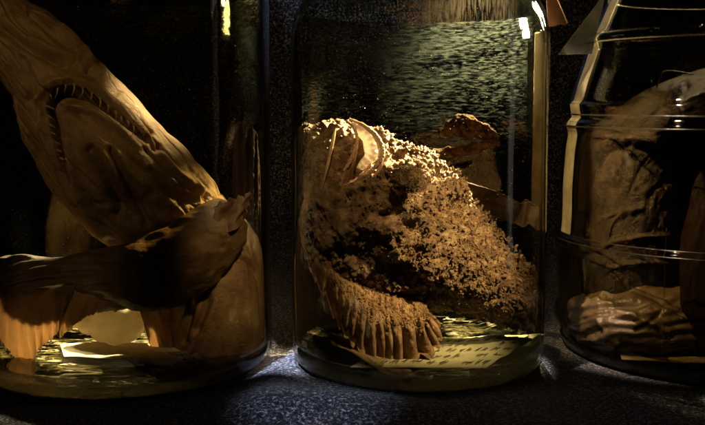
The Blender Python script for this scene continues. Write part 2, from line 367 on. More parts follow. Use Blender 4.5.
def lines_mat(name, col, sc, wid, thr):
    """thin lines painting the golden glints of the glass base"""
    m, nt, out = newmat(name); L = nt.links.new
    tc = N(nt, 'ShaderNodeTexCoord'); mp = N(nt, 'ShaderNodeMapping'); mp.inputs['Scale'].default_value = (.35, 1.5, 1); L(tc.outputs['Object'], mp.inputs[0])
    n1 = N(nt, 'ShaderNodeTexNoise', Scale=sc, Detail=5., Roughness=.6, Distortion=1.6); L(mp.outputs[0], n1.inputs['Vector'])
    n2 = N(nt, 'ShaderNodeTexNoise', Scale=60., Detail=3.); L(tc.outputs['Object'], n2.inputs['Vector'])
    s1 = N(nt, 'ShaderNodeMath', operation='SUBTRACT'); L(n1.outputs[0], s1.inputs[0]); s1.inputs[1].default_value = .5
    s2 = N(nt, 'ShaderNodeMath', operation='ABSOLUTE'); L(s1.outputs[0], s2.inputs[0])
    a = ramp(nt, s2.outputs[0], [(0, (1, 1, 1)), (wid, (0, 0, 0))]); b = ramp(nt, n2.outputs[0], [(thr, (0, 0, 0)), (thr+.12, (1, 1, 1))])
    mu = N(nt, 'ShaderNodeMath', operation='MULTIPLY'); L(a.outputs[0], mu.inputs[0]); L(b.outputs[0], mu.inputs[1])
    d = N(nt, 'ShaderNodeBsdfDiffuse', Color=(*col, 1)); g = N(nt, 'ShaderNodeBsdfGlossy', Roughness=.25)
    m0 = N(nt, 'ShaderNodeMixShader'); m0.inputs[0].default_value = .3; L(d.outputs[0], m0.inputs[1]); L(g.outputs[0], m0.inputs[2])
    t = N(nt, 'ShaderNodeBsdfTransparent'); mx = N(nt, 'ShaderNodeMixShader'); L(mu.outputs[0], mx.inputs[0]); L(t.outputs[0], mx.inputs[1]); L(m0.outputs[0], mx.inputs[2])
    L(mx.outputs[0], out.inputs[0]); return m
def glint_disc(c, R, parent, mat):
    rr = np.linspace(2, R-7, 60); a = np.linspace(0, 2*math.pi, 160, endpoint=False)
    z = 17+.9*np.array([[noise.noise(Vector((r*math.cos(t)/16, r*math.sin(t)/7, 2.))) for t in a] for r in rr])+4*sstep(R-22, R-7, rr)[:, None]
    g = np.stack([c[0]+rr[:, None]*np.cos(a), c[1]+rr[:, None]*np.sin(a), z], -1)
    build('painted_glints', g.reshape(-1, 3), grid_faces(60, 160, True), mat, parent)  # glints of the thick base, put into the colour of this disc
glint_disc(cL, RL, jL, lines_mat('glint_lines', (.78, .70, .42), 150, .035, .36))
glint_disc(cM, RM, jM, lines_mat('glint_lines_fine', (.72, .66, .42), 170, .035, .36))

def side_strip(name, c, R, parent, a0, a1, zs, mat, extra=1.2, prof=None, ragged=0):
    """pale strip painted for the bright refracted edge of the glass"""
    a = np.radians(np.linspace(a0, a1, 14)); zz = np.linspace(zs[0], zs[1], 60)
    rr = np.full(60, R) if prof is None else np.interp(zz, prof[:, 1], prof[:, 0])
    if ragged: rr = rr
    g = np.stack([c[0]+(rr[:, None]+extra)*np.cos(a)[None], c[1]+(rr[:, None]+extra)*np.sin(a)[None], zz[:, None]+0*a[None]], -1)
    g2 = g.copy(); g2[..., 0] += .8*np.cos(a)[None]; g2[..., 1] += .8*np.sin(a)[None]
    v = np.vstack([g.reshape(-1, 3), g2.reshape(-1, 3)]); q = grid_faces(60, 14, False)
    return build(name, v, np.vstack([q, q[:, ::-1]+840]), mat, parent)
side_strip('edge_glow_strip', cM, RM, jM, 7, 19, (150, 336), M_edge)  # refracted light along the right edge, painted as a solid strip
pR = profR[(profR[:, 1] > 40) & (profR[:, 1] < 396)]
side_strip('edge_glow_strip', cR, RR, jR, 181, 190.5, (128, 392), M_edge2, extra=-1.2, prof=pR)  # bright left edge of the ribbed jar, likewise painted on
# loose label corners sticking out beside the jars
def corner(name, pts, d, mat, label, bend=6):
    (a, b, c) = pts
    n = 10; g = np.zeros((n, n, 3))
    for i in range(n):
        for j in range(n):
            u = i/(n-1); w = j/(n-1)
            x = a[0]*(1-u)+u*(b[0]*(1-w)+c[0]*w); y = a[1]*(1-u)+u*(b[1]*(1-w)+c[1]*w)
            g[i, j] = P(x, y, d+bend*u*u)
    v = g.reshape(-1, 3); v2 = v+np.array([0, 1., 0]); q = grid_faces(n, n, False)
    o = build(name, np.vstack([v, v2]), np.vstack([q, q[:, ::-1]+n*n]), mat)
    tag(o, label, 'paper label', 'loose label corners beside the jars'); return o
corner('loose_label', [(568, 23), (545, -30), (548, 27)], 40, paper_mat('orange_paper', (.12, .06, .03), (.20, .11, .05), .2), 'orange brown paper corner poking out at the top right of the middle jar')
corner('loose_label', [(558, 55), (606, -8), (592, 54)], 20, paper_mat('white_paper', (.16, .15, .13), (.30, .28, .25), .2), 'pale torn paper corner poking out left of the ribbed jar')

# ---------------------------------------------------------------- labels lying on the jar floors
def flat_label(name, poly, h, label, mat, curl=None, lines=6, write=True, grp='labels lying inside the jars'):
    """poly: four picture corners measured on the jar floor (A-B back edge, D-C front edge)"""
    A, B, C_, D_ = [G(x, y, h) for x, y in poly]; n = 40
    u = np.linspace(0, 1, n)[:, None, None]; w = np.linspace(0, 1, n)[None, :, None]
    g = (A*(1-u)+B*u)*(1-w)+(D_*(1-u)+C_*u)*w
    h0 = np.array([[1.6*noise.noise(Vector((p[0]/30, p[1]/22, h))) for p in r] for r in g.tolist()])
    g[..., 2] += h0
    if curl is not None: g[..., 2] += curl(u[..., 0], w[..., 0])
    v = g.reshape(-1, 3); q = grid_faces(n, n, False); v2 = v-np.array([0, 0, .7])
    o = build(name, np.vstack([v, v2]), np.vstack([q[:, ::-1], q+n*n]), mat); tag(o, label, 'paper label', grp)
    if write:
        parts = []
        for k in range(lines):
            ww = (k+.7)/(lines+.5); x = .06
            while x < .93:
                L = random.uniform(.02, .09)
                if random.random() < .82:
                    pts = []
                    for s in range(int(8+L*160)):
                        uu = min(x+L*s/(8+L*160), .97); vv = ww+random.choice((.03, .04, .075))*math.sin(s*2.0+random.random())+.008*random.random()
                        i = uu*(n-1); j = vv*(n-1); i0 = min(int(i), n-2); j0 = min(int(j), n-2); fi = i-i0; fj = j-j0
                        p = g[i0, j0]*(1-fi)*(1-fj)+g[i0+1, j0]*fi*(1-fj)+g[i0, j0+1]*(1-fi)*fj+g[i0+1, j0+1]*fi*fj
                        pts.append(p+np.array([0, 0, .45]))
                    parts.append(tube(pts, .22, 4))
                x += L+random.uniform(.015, .04)
        v, f = merge(parts); q = build('handwriting', v, f, M_ink, o)
    return o
H = 18.5
flat_label('paper_label', [(396, 341), (541, 337), (486, 367), (350, 372)], H+2, 'cream handwritten label under the fin of the warty fish', M_paper, curl=lambda u, w: 5*(1-u)*(w)+4*u*(1-w), lines=5)
flat_label('paper_label', [(326, 343), (412, 366), (398, 374), (332, 356)], H+6, 'narrow curled label strip at the left of the middle jar floor', M_paper2, curl=lambda u, w: 12*(1-u)**2+3*np.sin(u*5), lines=2)
flat_label('paper_label', [(60, 344), (196, 345), (182, 366), (64, 357)], H+3, 'bright cream label under the open mouthed fish', paper_mat('bright_paper', (.66, .60, .42), (.88, .84, .66)), curl=lambda u, w: 3*np.sin(u*4), lines=0, write=False)
flat_label('paper_label', [(122, 356), (196, 353), (212, 371), (160, 380)], H, 'brown handwritten label at the front of the left jar floor', M_paper2, curl=lambda u, w: 2*u, lines=4)
flat_label('paper_label', [(615, 340), (735, 340), (740, 366), (622, 358)], H, 'brown label on the floor of the ribbed jar', M_paper2, lines=3)

# ---------------------------------------------------------------- the warty fish
fish = empty('warty_fish', (cM[0], cM[1], H), 'warty brown fish pressed upright against the middle jar, its scalloped fin fanned below', 'preserved fish', 'preserved specimens in the jars')
secs = [(295, 165, 295, 200, 0, 5), (296, 143, 295, 228, 0, 30), (301, 129, 299, 250, -2, 48), (316, 125, 306, 270, -4, 62), (334, 120, 320, 288, -4, 76), (356, 125, 342, 298, -4, 86), (382, 137, 366, 304, -2, 90),
        (410, 149, 392, 306, 0, 90), (436, 164, 420, 307, 2, 84), (460, 188, 448, 308, 4, 74), (482, 217, 474, 314, 6, 62), (505, 247, 500, 322, 6, 48), (524, 264, 523, 329, 5, 32), (539, 270, 540, 332, 3, 14), (543, 285, 543, 322, 3, 3)]
MOUTH = [(351, 126), (358, 139), (356, 152), (348, 166), (339, 180), (338, 188), (350, 184), (366, 173), (376, 162), (379, 150), (374, 138), (364, 129)]
def sc_fish(g, n, X, Y, fr, u, t):
    h = 6*nz(g, 30, 3, 1)+(4.6*nz(g, 14, 3, 11)-2.2*np.exp(-(nz(g, 17, 2, 12)/.08)**2))*(1-.8*inside(X, Y, MOUTH))*(1-.75*fr*np.exp(-((X-318)/24)**2-((Y-165)/44)**2))
    h += fr*(gbump(X, Y, 408, 176, 17, 10, -8, 17)+gbump(X, Y, 447, 192, 16, 9, 12, 15)+gbump(X, Y, 398, 158, 9, 6, 30, -14)
             + gbump(X, Y, 425, 160, 30, 7, 28, 10)+gbump(X, Y, 411, 224, 9, 8, 0, -14)+gbump(X, Y, 384, 216, 12, 9, 0, -8)
             + gbump(X, Y, 460, 205, 14, 5, 10, -9)+gbump(X, Y, 425, 190, 8, 5, 0, -10)+gbump(X, Y, 455, 232, 22, 18, 20, 9)
             + gbump(X, Y, 322, 196, 18, 20, 0, 6)+gbump(X, Y, 320, 165, 18, 34, 0, 4)+gbump(X, Y, 440, 270, 40, 16, 25, 8)+gbump(X, Y, 360, 255, 30, 16, 20, -9)
             + gbump(X, Y, 400, 272, 26, 12, 10, -8)+gbump(X, Y, 345, 225, 25, 10, -10, 6)
             + ridge(X, Y, [(388, 190), (400, 204), (408, 212), (398, 224), (385, 234)], 4, 7)+ridge(X, Y, [(400, 228), (407, 236)], 3, 5)
             + ridge(X, Y, [(334, 186), (352, 190), (372, 180), (386, 166), (384, 148), (372, 132)], 5, 7)
             + ridge(X, Y, [(306, 200), (320, 208), (335, 200)], 3, 4))
    h += fr*pit(X, Y, MOUTH, 7, 34)
    m = 1-.75*fr*inside(X, Y, MOUTH)-.3*fr*np.exp(-((X-322)/22)**2-((Y-155)/34)**2)
    h += m*(-3.6*np.minimum(vor(g, 7.5, 1), .8)*1.0+1.8-1.5*vor(g, 3.2, 2)+1.6*nz(g, 5, 2, 5))
    return h
v, f, g, n = loft(secs, 340, 440, sc_fish)
gn = grid_normals(g, True)
if ((gn*(g-g.mean(1, keepdims=True))).sum() < 0): gn = -gn
gX, gY = proj(g)
# warts: pick surface points, denser along the back ridge
tt = np.linspace(0, 2*math.pi, g.shape[1], endpoint=False)[None]+0*gX
ps, ns_, rs, hs = [], [], [], []
def scatter(num, prob, r0, r1, hk):
    cnt = 0
    while cnt < num:
        i = rng.integers(4, g.shape[0]-4, 4000); j = rng.integers(0, g.shape[1], 4000)
        x, y, t = gX[i, j], gY[i, j], tt[i, j]
        ok = rng.random(4000) < prob(x, y, t)
        ok &= ~(inside(x, y, MOUTH) & (np.sin(t) > 0))
        i, j = i[ok], j[ok]
        i, j = i[:num-cnt], j[:num-cnt]; cnt += len(i)
        ps.append(g[i, j]); ns_.append(gn[i, j]); r = rng.uniform(r0, r1, len(i))**1.0; rs.append(r); hs.append(r*rng.uniform(*hk, len(i)))
vis = lambda t: (np.sin(t) > -.5)
def smoothface(x, y): return np.clip(np.exp(-((x-318)/26)**2-((y-160)/40)**2), 0, 1)
scatter(9500, lambda x, y, t: vis(t)*(.25+.75*sstep(370, 430, x))*(1-.45*smoothface(x, y)), .5, 1.35, (.7, 1.9))
scatter(350, lambda x, y, t: vis(t)*(.1+.9*sstep(380, 440, x))*(1-smoothface(x, y)), 1.6, 3.0, (.5, 1.1))
scatter(1300, lambda x, y, t: vis(t)*(np.exp(-(pdist(x, y, [(372, 136), (400, 144), (430, 156), (458, 172)])/7)**2)+np.exp(-(pdist(x, y, [(458, 182), (482, 218), (505, 247), (525, 262)])/6)**2)), 1.0, 2.3, (1.0, 2.0))
scatter(150, lambda x, y, t: vis(t)*np.exp(-(pdist(x, y, [(388, 172), (405, 160), (422, 172)])/4)**2), 1.4, 2.8, (1., 2.))
kv, kf = knobs(np.vstack(ps), np.vstack(ns_), np.concatenate(rs), np.concatenate(hs))
# tasselled crest of skin flaps along the back
crest = []
for (x0, y0, x1, y1, cnt, L) in [(374, 134, 460, 172, 46, 6), (380, 142, 452, 176, 30, 5), (462, 186, 526, 260, 30, 5), (392, 168, 420, 166, 10, 5), (505, 262, 541, 268, 14, 4)]:
    for k in range(cnt):
        q = (k+random.random())/cnt; d = random.uniform(-26, 12)
        a = P(x0+(x1-x0)*q, y0+(y1-y0)*q+3, d); l = L*random.uniform(.5, 1.4)
        dirv = np.array([random.uniform(-.2, .9), random.uniform(-.5, .2), random.uniform(.4, 1.)]); dirv /= np.linalg.norm(dirv)
        pts = [a+dirv*l*s+rng.normal(0, .35, 3) for s in np.linspace(0, 1, 5)]
        crest.append(tube(pts, [1.9, 1.5, 1.2, 1.5, .7], 6, .15))
v, f = merge([(v, f), (kv, kf)]+crest); v = clamp_in(v, cM, RM-3.6)
build('body', v, f, M_stone, fish)
# pale mouth lining, lips
def fdep(x, y, off=0):
    """front depth of the modelled body at a picture point"""
    m = (np.sin(tt) > 0); d = (gX-x)**2+(gY-y)**2+np.where(m, 0, 1e9); k = np.unravel_index(d.argmin(), d.shape)
    return g[k][1]+off
vl, fl = sheet([(352, 122, -52), (362, 127, -55), (371, 135, -60), (377, 146, -66), (377, 158, -70), (368, 166, -70), (362, 170, -70)],
               [(355, 130, -40), (358, 135, -40), (363, 141, -44), (364, 148, -50), (365, 155, -56), (360, 162, -60), (357, 168, -62)], 60, 26, 1.2,
               off=lambda s, u, w: s+np.stack([0*u, 0*u, -7*np.sin(np.pi*w)+1.2*np.sin(u*60+3*w)], -1))
build('mouth_lining', vl, fl, M_lining, fish)
def lip(pts, r, mat=M_lip, beads=0, name='lip'):
    q = cr([(x, y, d) for x, y, d in pts], 60); c = P(q[:, 0], q[:, 1], q[:, 2])
    parts = [tube(c, r*(1+.15*np.sin(np.arange(60)*1.7)), 8, .12)]
    if beads:
        i = np.linspace(2, 57, beads).astype(int)
        nr = np.tile(np.array([.35, -.9, .2]), (beads, 1)); parts.append(knobs(c[i]+nr*r*.6, nr, np.full(beads, r*.55), np.full(beads, r*.8)))
    v, f = merge(parts); return build(name, v, f, mat, fish)
lip([(347, 121, -46), (354, 128, -56), (357, 139, -64), (355, 150, -68), (349, 163, -70), (341, 176, -68), (336, 188, -66)], 1.5, beads=24)
lip([(336, 188, -66), (350, 185, -74), (366, 175, -80), (379, 163, -82), (383, 151, -78), (378, 138, -66), (366, 127, -56), (350, 120, -44)], 2.2, beads=30)
lip([(350, 184, -60), (357, 181, -64), (366, 173, -70), (372, 165, -72)], 3.0)
# spine lying over the face
q = cr([(335.5, 128, -66), (332, 145, -74), (327, 168, -76), (321.5, 190, -72)], 24)
v, f = tube(P(q[:, 0], q[:, 1], q[:, 2]), np.interp(np.arange(24), [0, 5, 17, 23], [.8, 1.7, 1.4, .25]), 8)
build('spine', v, f, M_spine, fish)
# eye cap
v, f, _, _ = loft([(391, 177, 391, 181, -98, 1), (395, 169, 396, 189, -98, 7), (408, 166, 408, 193, -99, 10), (419, 170, 418, 191, -96, 8), (424, 179, 424, 183, -92, 1)], 40, 40, lambda g, n, X, Y, fr, u, t: .9*nz(g, 5, 3, 3)-1.2*vor(g, 3, 3))
g2 = v[:1600]; sel = g2[(g2[:, 1] < -95)]; sel = sel[rng.integers(0, len(sel), 260)]; nn = sel-g2.mean(0); nn /= np.linalg.norm(nn, axis=1, keepdims=True)
kv, kf = knobs(sel, nn, rng.uniform(.5, 1.3, 260), rng.uniform(.5, 1.4, 260)); v, f = merge([(v, f), (kv, kf)])
build('eye_cap', v, f, M_stone, fish)
# pectoral fin: rays that end in points, thin scalloped web between
root = [(300, 196, -14), (306, 210, -24), (318, 226, -34), (334, 244, -42), (350, 260, -48), (368, 272, -50), (386, 280, -50), (402, 288, -50), (414, 296, -52), (422, 304, -54)]
tip = [(293, 226, -16), (299, 258, -38), (313, 284, -56), (328, 309, -70), (345, 336, -78), (364, 358, -80), (392, 367, -80), (420, 362, -78), (438, 348, -74), (441, 324, -66)]
NR = 20
def warp(u): return u+.022*np.sin(11*u)+.012*np.sin(27*u+1)
def edge(u):
    u = warp(u); ph = (u*NR) % 1.0; saw = np.where(ph < .78, np.sin(math.pi/2*ph/.78), np.cos(math.pi/2*(ph-.78)/.22))
    rg = np.array([noise.noise(Vector((x*31, 5., 2.))) for x in u.tolist()])
    return .90+.07*rg*np.interp(u, [0, .6, 1], [.1, .5, 1.6])+.12*saw*np.interp(u, [0, .3, 1], [.6, .9, 1.0])
def foff(s, u, w):
    ph = (warp(u)*NR) % 1.0; rib = np.exp(-((ph-.74)/.20)**2)
    q = s.copy(); q[..., 2] -= (2.3*rib+1.6*np.sin(u*170+5*np.sin(w*21))*np.sin(w*34)*(1-w)+1.6*np.sin(w*26+u*40)*rib)*sstep(0, .25, w)*(1-.6*w)
    rough = np.array([noise.noise(Vector((a*70, b*16, 2.))) for a, b in zip(u.ravel().tolist(), w.ravel().tolist())]).reshape(u.shape)
    q[..., 2] -= 3.5*rough*(1-w)-1+26*np.sin(np.pi*np.minimum(w*1.1, 1))**1.0*(u > -1)*np.interp(u, [0, .25, 1], [.1, .8, 1])*.8; q[..., 0] += 1.0*np.sin(w*9+u*20)
    return q
v, f = sheet(root, tip, 460, 60, 1.8, off=foff, edge=edge)
# net of low warts over the fin root
V0 = v[:460*60].reshape(460, 60, 3); nn = grid_normals(V0, False); nn = np.where((nn[..., 1:2] > 0), -nn, nn)
i = rng.integers(0, 460, 2600); j = (60*rng.random(2600)**1.3*.55).astype(int)
kv, kf = knobs(V0[i, j], nn[i, j], rng.uniform(.45, 1.1, 2600), rng.uniform(.4, 1.2, 2600))
v, f = merge([(v, f), (kv, kf)]); v = clamp_in(v, cM, RM-3.6); build('pectoral_fin', v, f, M_fin, fish)
# back fin membrane running to the right wall, lumps modelled for the fish's reflection behind
v, f = sheet([(452, 178, 30), (470, 184, 34), (490, 190, 34), (508, 197, 32), (518, 203, 30), (522, 204, 30), (526, 200, 28), (532, 204, 26), (539, 206, 22), (544, 203, 16)],
             [(452, 205, 26), (472, 210, 26), (492, 216, 26), (508, 221, 26), (518, 225, 26), (524, 227, 24), (529, 224, 22), (534, 228, 20), (539, 230, 18), (544, 226, 14)], 120, 30, 1.6,
             off=lambda s, u, w: s+np.stack([0*u, .6*np.sin(u*50)*(1-w), 1.2*np.sin(u*26+w*4)], -1))
c = cr([(455, 178, 30), (470, 184, 34), (490, 190, 34), (508, 197, 32), (518, 203, 30), (522, 204, 30), (526, 200, 28), (532, 204, 26), (539, 206, 22), (544, 203, 16)], 110)
e = tube(P(c[:, 0], c[:, 1], c[:, 2]-.5), .8+.45*rng.random(110), 7, .15)
v, f = merge([(v, f), e]); build('dorsal_fin', v, f, M_membr, fish)
lump = lambda g, n, X, Y, fr, u, t: 2.6*nz(g, 9, 4, 6)-2.2*vor(g, 6, 6)+.5
t1 = loft([(440, 132, 442, 136, 78, 2), (450, 119, 450, 138, 78, 6), (464, 113, 465, 138, 80, 8), (478, 119, 478, 139, 80, 8), (490, 126, 490, 142, 76, 6), (500, 136, 500, 142, 66, 2)], 90, 60, lump)
t2 = loft([(418, 158, 420, 162, 72, 1), (436, 149, 438, 158, 76, 4), (458, 146, 458, 157, 80, 5), (478, 141, 479, 152, 78, 5), (498, 137, 500, 146, 66, 3)], 90, 50, lump)
v, f = merge([(t1[0], t1[1]), (t2[0], t2[1])])
build('fish_reflection', v, f, skin('dull_reflection', (.012, .007, .004), (.035, .022, .012), (.07, .045, .026), 110, .9, bump=.4, spec=.03), fish)  # solid lumps in place of a blurred mirror image of the fish

# ---------------------------------------------------------------- the open-mouthed fish in the left jar
lf = empty('toothed_fish', (cL[0], cL[1], H), 'pale leathery fish hanging head up in the left jar with its toothed mouth open', 'preserved fish', 'preserved specimens in the jars')
head = [(-8, -60, -50, -12, -10, 26), (10, -25, -38, 22, -12, 32), (29, 2, -20, 55, -14, 40), (50, 13, 4, 80, -16, 46), (80, 40, 17, 97, -18, 52), (107, 69, 21, 122, -18, 56), (133, 97, 38, 160, -18, 58), (160, 122, 58, 194, -16, 58), (186, 150, 80, 222, -12, 56), (207, 173, 104, 243, -8, 50), (219, 188, 130, 262, -4, 42), (222, 202, 150, 280, 0, 34), (222, 220, 172, 290, 2, 18)]
MUP = [(40, 96), (44, 88), (54, 81), (70, 79), (86, 84), (100, 93), (116, 105), (132, 118), (146, 134), (150, 143)]
MDN = [(42, 100), (44, 118), (50, 136), (57, 156), (64, 176), (71, 192)]
GAP1 = [(46, 92), (56, 86), (70, 85), (86, 90), (100, 100), (116, 112), (132, 126), (146, 142), (134, 135), (116, 122), (100, 110), (84, 101), (70, 98), (60, 102), (56, 112), (60, 126), (62, 142), (66, 160), (72, 190), (62, 168), (55, 148), (49, 128), (46, 108)]
def sc_head(g, n, X, Y, fr, u, t):
    ax = np.stack([(g[..., 0]+g[..., 2]*0), g[..., 1], g[..., 2]], -1)
    # wrinkles run along the body
    a = math.radians(-48); q = np.stack([(g[..., 0]*math.cos(a)+g[..., 2]*math.sin(a))/9, g[..., 1]/1.6, -g[..., 0]*math.sin(a)+g[..., 2]*math.cos(a)], -1)
    h = 3.0*nz(q, 22, 2, 2)+1.5*nz(q, 6, 3, 3)+2.5*nz(g, 34, 2, 8)
    r1 = nz(q, 16, 1, 9); h += -2.2*np.exp(-(r1/.07)**2)
    h += fr*(ridge(X, Y, MUP, 4.2, 6)+ridge(X, Y, [(62, 112), (66, 130), (70, 150), (74, 175), (76, 195)], 5, 4)+ridge(X, Y, [(38, 100), (42, 128), (52, 155), (62, 180), (72, 200)], 3, 4.5)
             + ridge(X, Y, [(68, 106), (86, 110), (102, 118), (120, 130), (140, 146)], 4, 4.5)
             + ridge(X, Y, [(2, 30), (30, 50), (60, 62), (92, 70), (120, 88)], 4, -5)+ridge(X, Y, [(5, 20), (35, 42), (62, 52), (88, 52), (110, 72)], 4, 5)
             + ridge(X, Y, [(92, 66), (112, 86), (134, 108), (152, 132)], 3, -5)+ridge(X, Y, [(60, 28), (84, 48), (90, 56)], 4, 4)
             + ridge(X, Y, [(146, 140), (158, 150), (160, 146)], 3, -6)+gbump(X, Y, 100, 150, 28, 20, 50, 8)
             + ridge(X, Y, [(150, 170), (172, 190), (196, 200)], 3.5, -5)+ridge(X, Y, [(160, 152), (178, 172), (206, 190)], 4, 4)
             + ridge(X, Y, [(92, 150), (104, 170), (112, 190), (118, 215)], 5, -6)+ridge(X, Y, [(110, 150), (122, 172), (134, 200), (146, 225)], 4, -7)
             + ridge(X, Y, [(80, 200), (90, 220), (104, 236)], 4, 4)+gbump(X, Y, 128, 210, 22, 18, 40, -14)
             + ridge(X, Y, [(200, 176), (208, 186), (206, 198)], 3, -5)+ridge(X, Y, [(28, 100), (32, 84), (24, 60)], 4, -5))
    h += fr*pit(X, Y, GAP1, 3.0, 38)
    return h
v, f, g, n = loft(head, 420, 380, sc_head); build('body', v, f, M_pale, lf)
hX, hY = proj(g); hs_ = np.sin(np.linspace(0, 2*math.pi, g.shape[1], endpoint=False))[None]+0*hX
def hdep(x, y):
    d = (hX-x)**2+(hY-y)**2+np.where(hs_ > 0, 0, 1e9); k = np.unravel_index(d.argmin(), d.shape); return g[k][1]
def front_near(x, y, r=9):
    m = ((hX-x)**2+(hY-y)**2 < r*r) & (hs_ > 0); return g[..., 1][m].min() if m.any() else -60
TE = [((66, 85), (64, 98)), ((74, 84), (71, 99)), ((83, 87), (78, 103)), ((92, 93), (88, 107)), ((100, 98), (97, 112)), ((108, 105), (106, 118)), ((115, 111), (114, 122)), ((121, 116), (120, 127)), ((127, 121), (126, 131)), ((133, 126), (132, 136)),
      ((46, 106), (56, 112)), ((48, 116), (57, 121)), ((50, 125), (59, 130)), ((52, 133), (60, 138)), ((55, 142), (62, 147)), ((57, 150), (64, 154)), ((60, 158), (66, 162)), ((58, 88), (56, 99)), ((50, 94), (54, 103))]
for (a, b) in TE:
    d0 = front_near(*a)+3; d1 = front_near(*b)+6
    jit = random.uniform(-.9, .9); kk = random.uniform(.55, 1.05); b = (a[0]+(b[0]-a[0])*kk+jit, a[1]+(b[1]-a[1])*kk)
    q = cr([(a[0], a[1], d0), ((a[0]+b[0])/2+1.2+jit, (a[1]+b[1])/2, min(d0, d1)-2), (b[0], b[1], d1)], 9)
    v, f = tube(P(q[:, 0], q[:, 1], q[:, 2]), np.linspace(random.uniform(.8, 1.4), .3, 9), 6); build('tooth', v, f, M_tooth, lf)
# trunk curling down against the right wall
def sc_trunk(g, n, X, Y, fr, u, t):
    q = g*np.array([1/1., 1/1.2, 1/4.])
    return 2.4*nz(q, 16, 3, 3)+fr*(ridge(X, Y, [(206, 256), (232, 256), (256, 270), (266, 300), (268, 330)], 3, -5)+ridge(X, Y, [(200, 280), (206, 300), (196, 330)], 5, -8)+ridge(X, Y, [(180, 270), (190, 300), (184, 340)], 4, -6)+2.2*np.sin(X*.5+Y*.25)*np.exp(-((X-190)/22)**2-((Y-305)/40)**2))
v, f, _, _ = loft([(200, 190, 215, 190, 8, 6), (170, 215, 240, 212, 10, 34), (158, 245, 258, 238, 12, 50), (160, 280, 270, 272, 12, 58), (166, 318, 272, 315, 10, 58), (176, 348, 267, 348, 8, 52), (192, 364, 252, 366, 4, 36), (212, 370, 236, 371, 2, 8)], 220, 220, sc_trunk)
v = clamp_in(v, cL, RL-4); build('trunk', v, f, M_pale, lf)
# heavy fin limb crossing in front
def sc_arm(g, n, X, Y, fr, u, t):
    q = g*np.array([1/4.5, 1/1.2, 1.0]); h = 1.5*nz(q, 10, 3, 4)+2.4*nz(g, 26, 2, 4)
    return h+fr*(2.0*np.sin((Y-250)*.75+X*.09+3*np.sin(X*.03))*sstep(150, 40, X))
v, f, _, _ = loft([(-2, 268, 2, 286, -30, 3), (2, 257, 12, 300, -36, 12), (22, 255, 38, 298, -46, 20), (50, 257, 66, 288, -54, 26), (82, 253, 94, 292, -58, 30), (114, 247, 124, 306, -60, 32), (142, 236, 156, 311, -60, 32), (168, 224, 186, 302, -54, 30), (192, 210, 216, 282, -46, 26), (214, 200, 242, 250, -38, 18), (228, 200, 248, 228, -32, 7)], 260, 200, sc_arm)
build('fin_limb', v, f, skin('dark_leathery_skin', (.09, .05, .024), (.18, .105, .05), (.30, .18, .09), 70, .5, bump=.3, fine=700, spec=.25), lf)
# ragged flap at its shoulder
v, f = sheet([(200, 212, -48), (212, 207, -50), (224, 202, -50), (234, 198, -48), (243, 196, -44), (251, 192, -40)], [(206, 240, -52), (218, 236, -54), (228, 232, -54), (236, 228, -52), (242, 220, -48), (246, 212, -44)], 90, 24, 1.4,
             off=lambda s, u, w: s+np.stack([1.2*np.sin(w*14), 1.6*np.sin(u*33)*(1-w)**2+.8*np.sin(u*71)*(1-w)**3, 4*np.sin(u*12+w*5)], -1))
build('skin_flap', v, f, M_thin, lf)
def rays(k, a=2.0, rag=1.2):
    def off(s, u, w):
        q = s.copy(); q[..., 2] += a*np.sin(u*k)*w+3*np.sin(u*5+w*3)
        r = np.array([noise.noise(Vector((x*k*.8, 3., 1.))) for x in u.ravel().tolist()]).reshape(u.shape)
        q[..., 1] += 4*rag*r*sstep(.7, 1, w); return q
    return off
v, f = sheet([(-3, 262, -40), (6, 285, -52), (20, 292, -64), (38, 294, -72), (56, 288, -76), (76, 284, -78)], [(-6, 318, -36), (4, 345, -40), (28, 364, -44), (40, 348, -52), (55, 335, -62), (62, 322, -70)], 160, 50, 1.1, off=rays(60, 2.2, 1.5))
build('pectoral_fin', v, f, M_thin, lf)
v, f = sheet([(58, 288, -76), (72, 284, -78), (92, 290, -78), (112, 302, -78), (128, 308, -76)], [(60, 338, -66), (66, 332, -68), (84, 318, -72), (100, 312, -76), (120, 310, -76)], 80, 24, 1.0, off=rays(40, 1.5, .6))
build('fin_web', v, f, M_thin, lf)
v, f = sheet([(138, 304, -30), (146, 301, -32), (154, 299, -32), (166, 298, -28)], [(154, 358, -18), (164, 360, -18), (174, 361, -18), (190, 362, -14)], 70, 40, 1.1, off=rays(26, 1.6, .8))
build('pelvic_fin', v, f, M_thin, lf)
v, f, _, _ = loft([(72, 322, 74, 326, -10, 3), (84, 308, 88, 334, -10, 16), (104, 300, 108, 343, -10, 24), (124, 300, 128, 342, -10, 24), (142, 304, 144, 332, -10, 16), (152, 314, 152, 322, -10, 3)], 60, 60, lambda g, n, X, Y, fr, u, t: 1.6*nz(g, 14, 3, 6)+.8*np.sin(X*.35+Y*.2))
build('egg_sac', v, f, M_cream, lf)
# dark upright tail at the right wall
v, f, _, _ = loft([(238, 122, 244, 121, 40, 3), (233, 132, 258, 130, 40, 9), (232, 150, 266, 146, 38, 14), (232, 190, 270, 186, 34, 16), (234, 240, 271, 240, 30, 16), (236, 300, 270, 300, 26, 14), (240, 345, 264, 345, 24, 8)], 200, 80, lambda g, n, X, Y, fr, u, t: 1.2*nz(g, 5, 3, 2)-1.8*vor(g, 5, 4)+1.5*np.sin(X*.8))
v = clamp_in(v, cL, RL-7); build('tail', v, f, M_dark, lf)

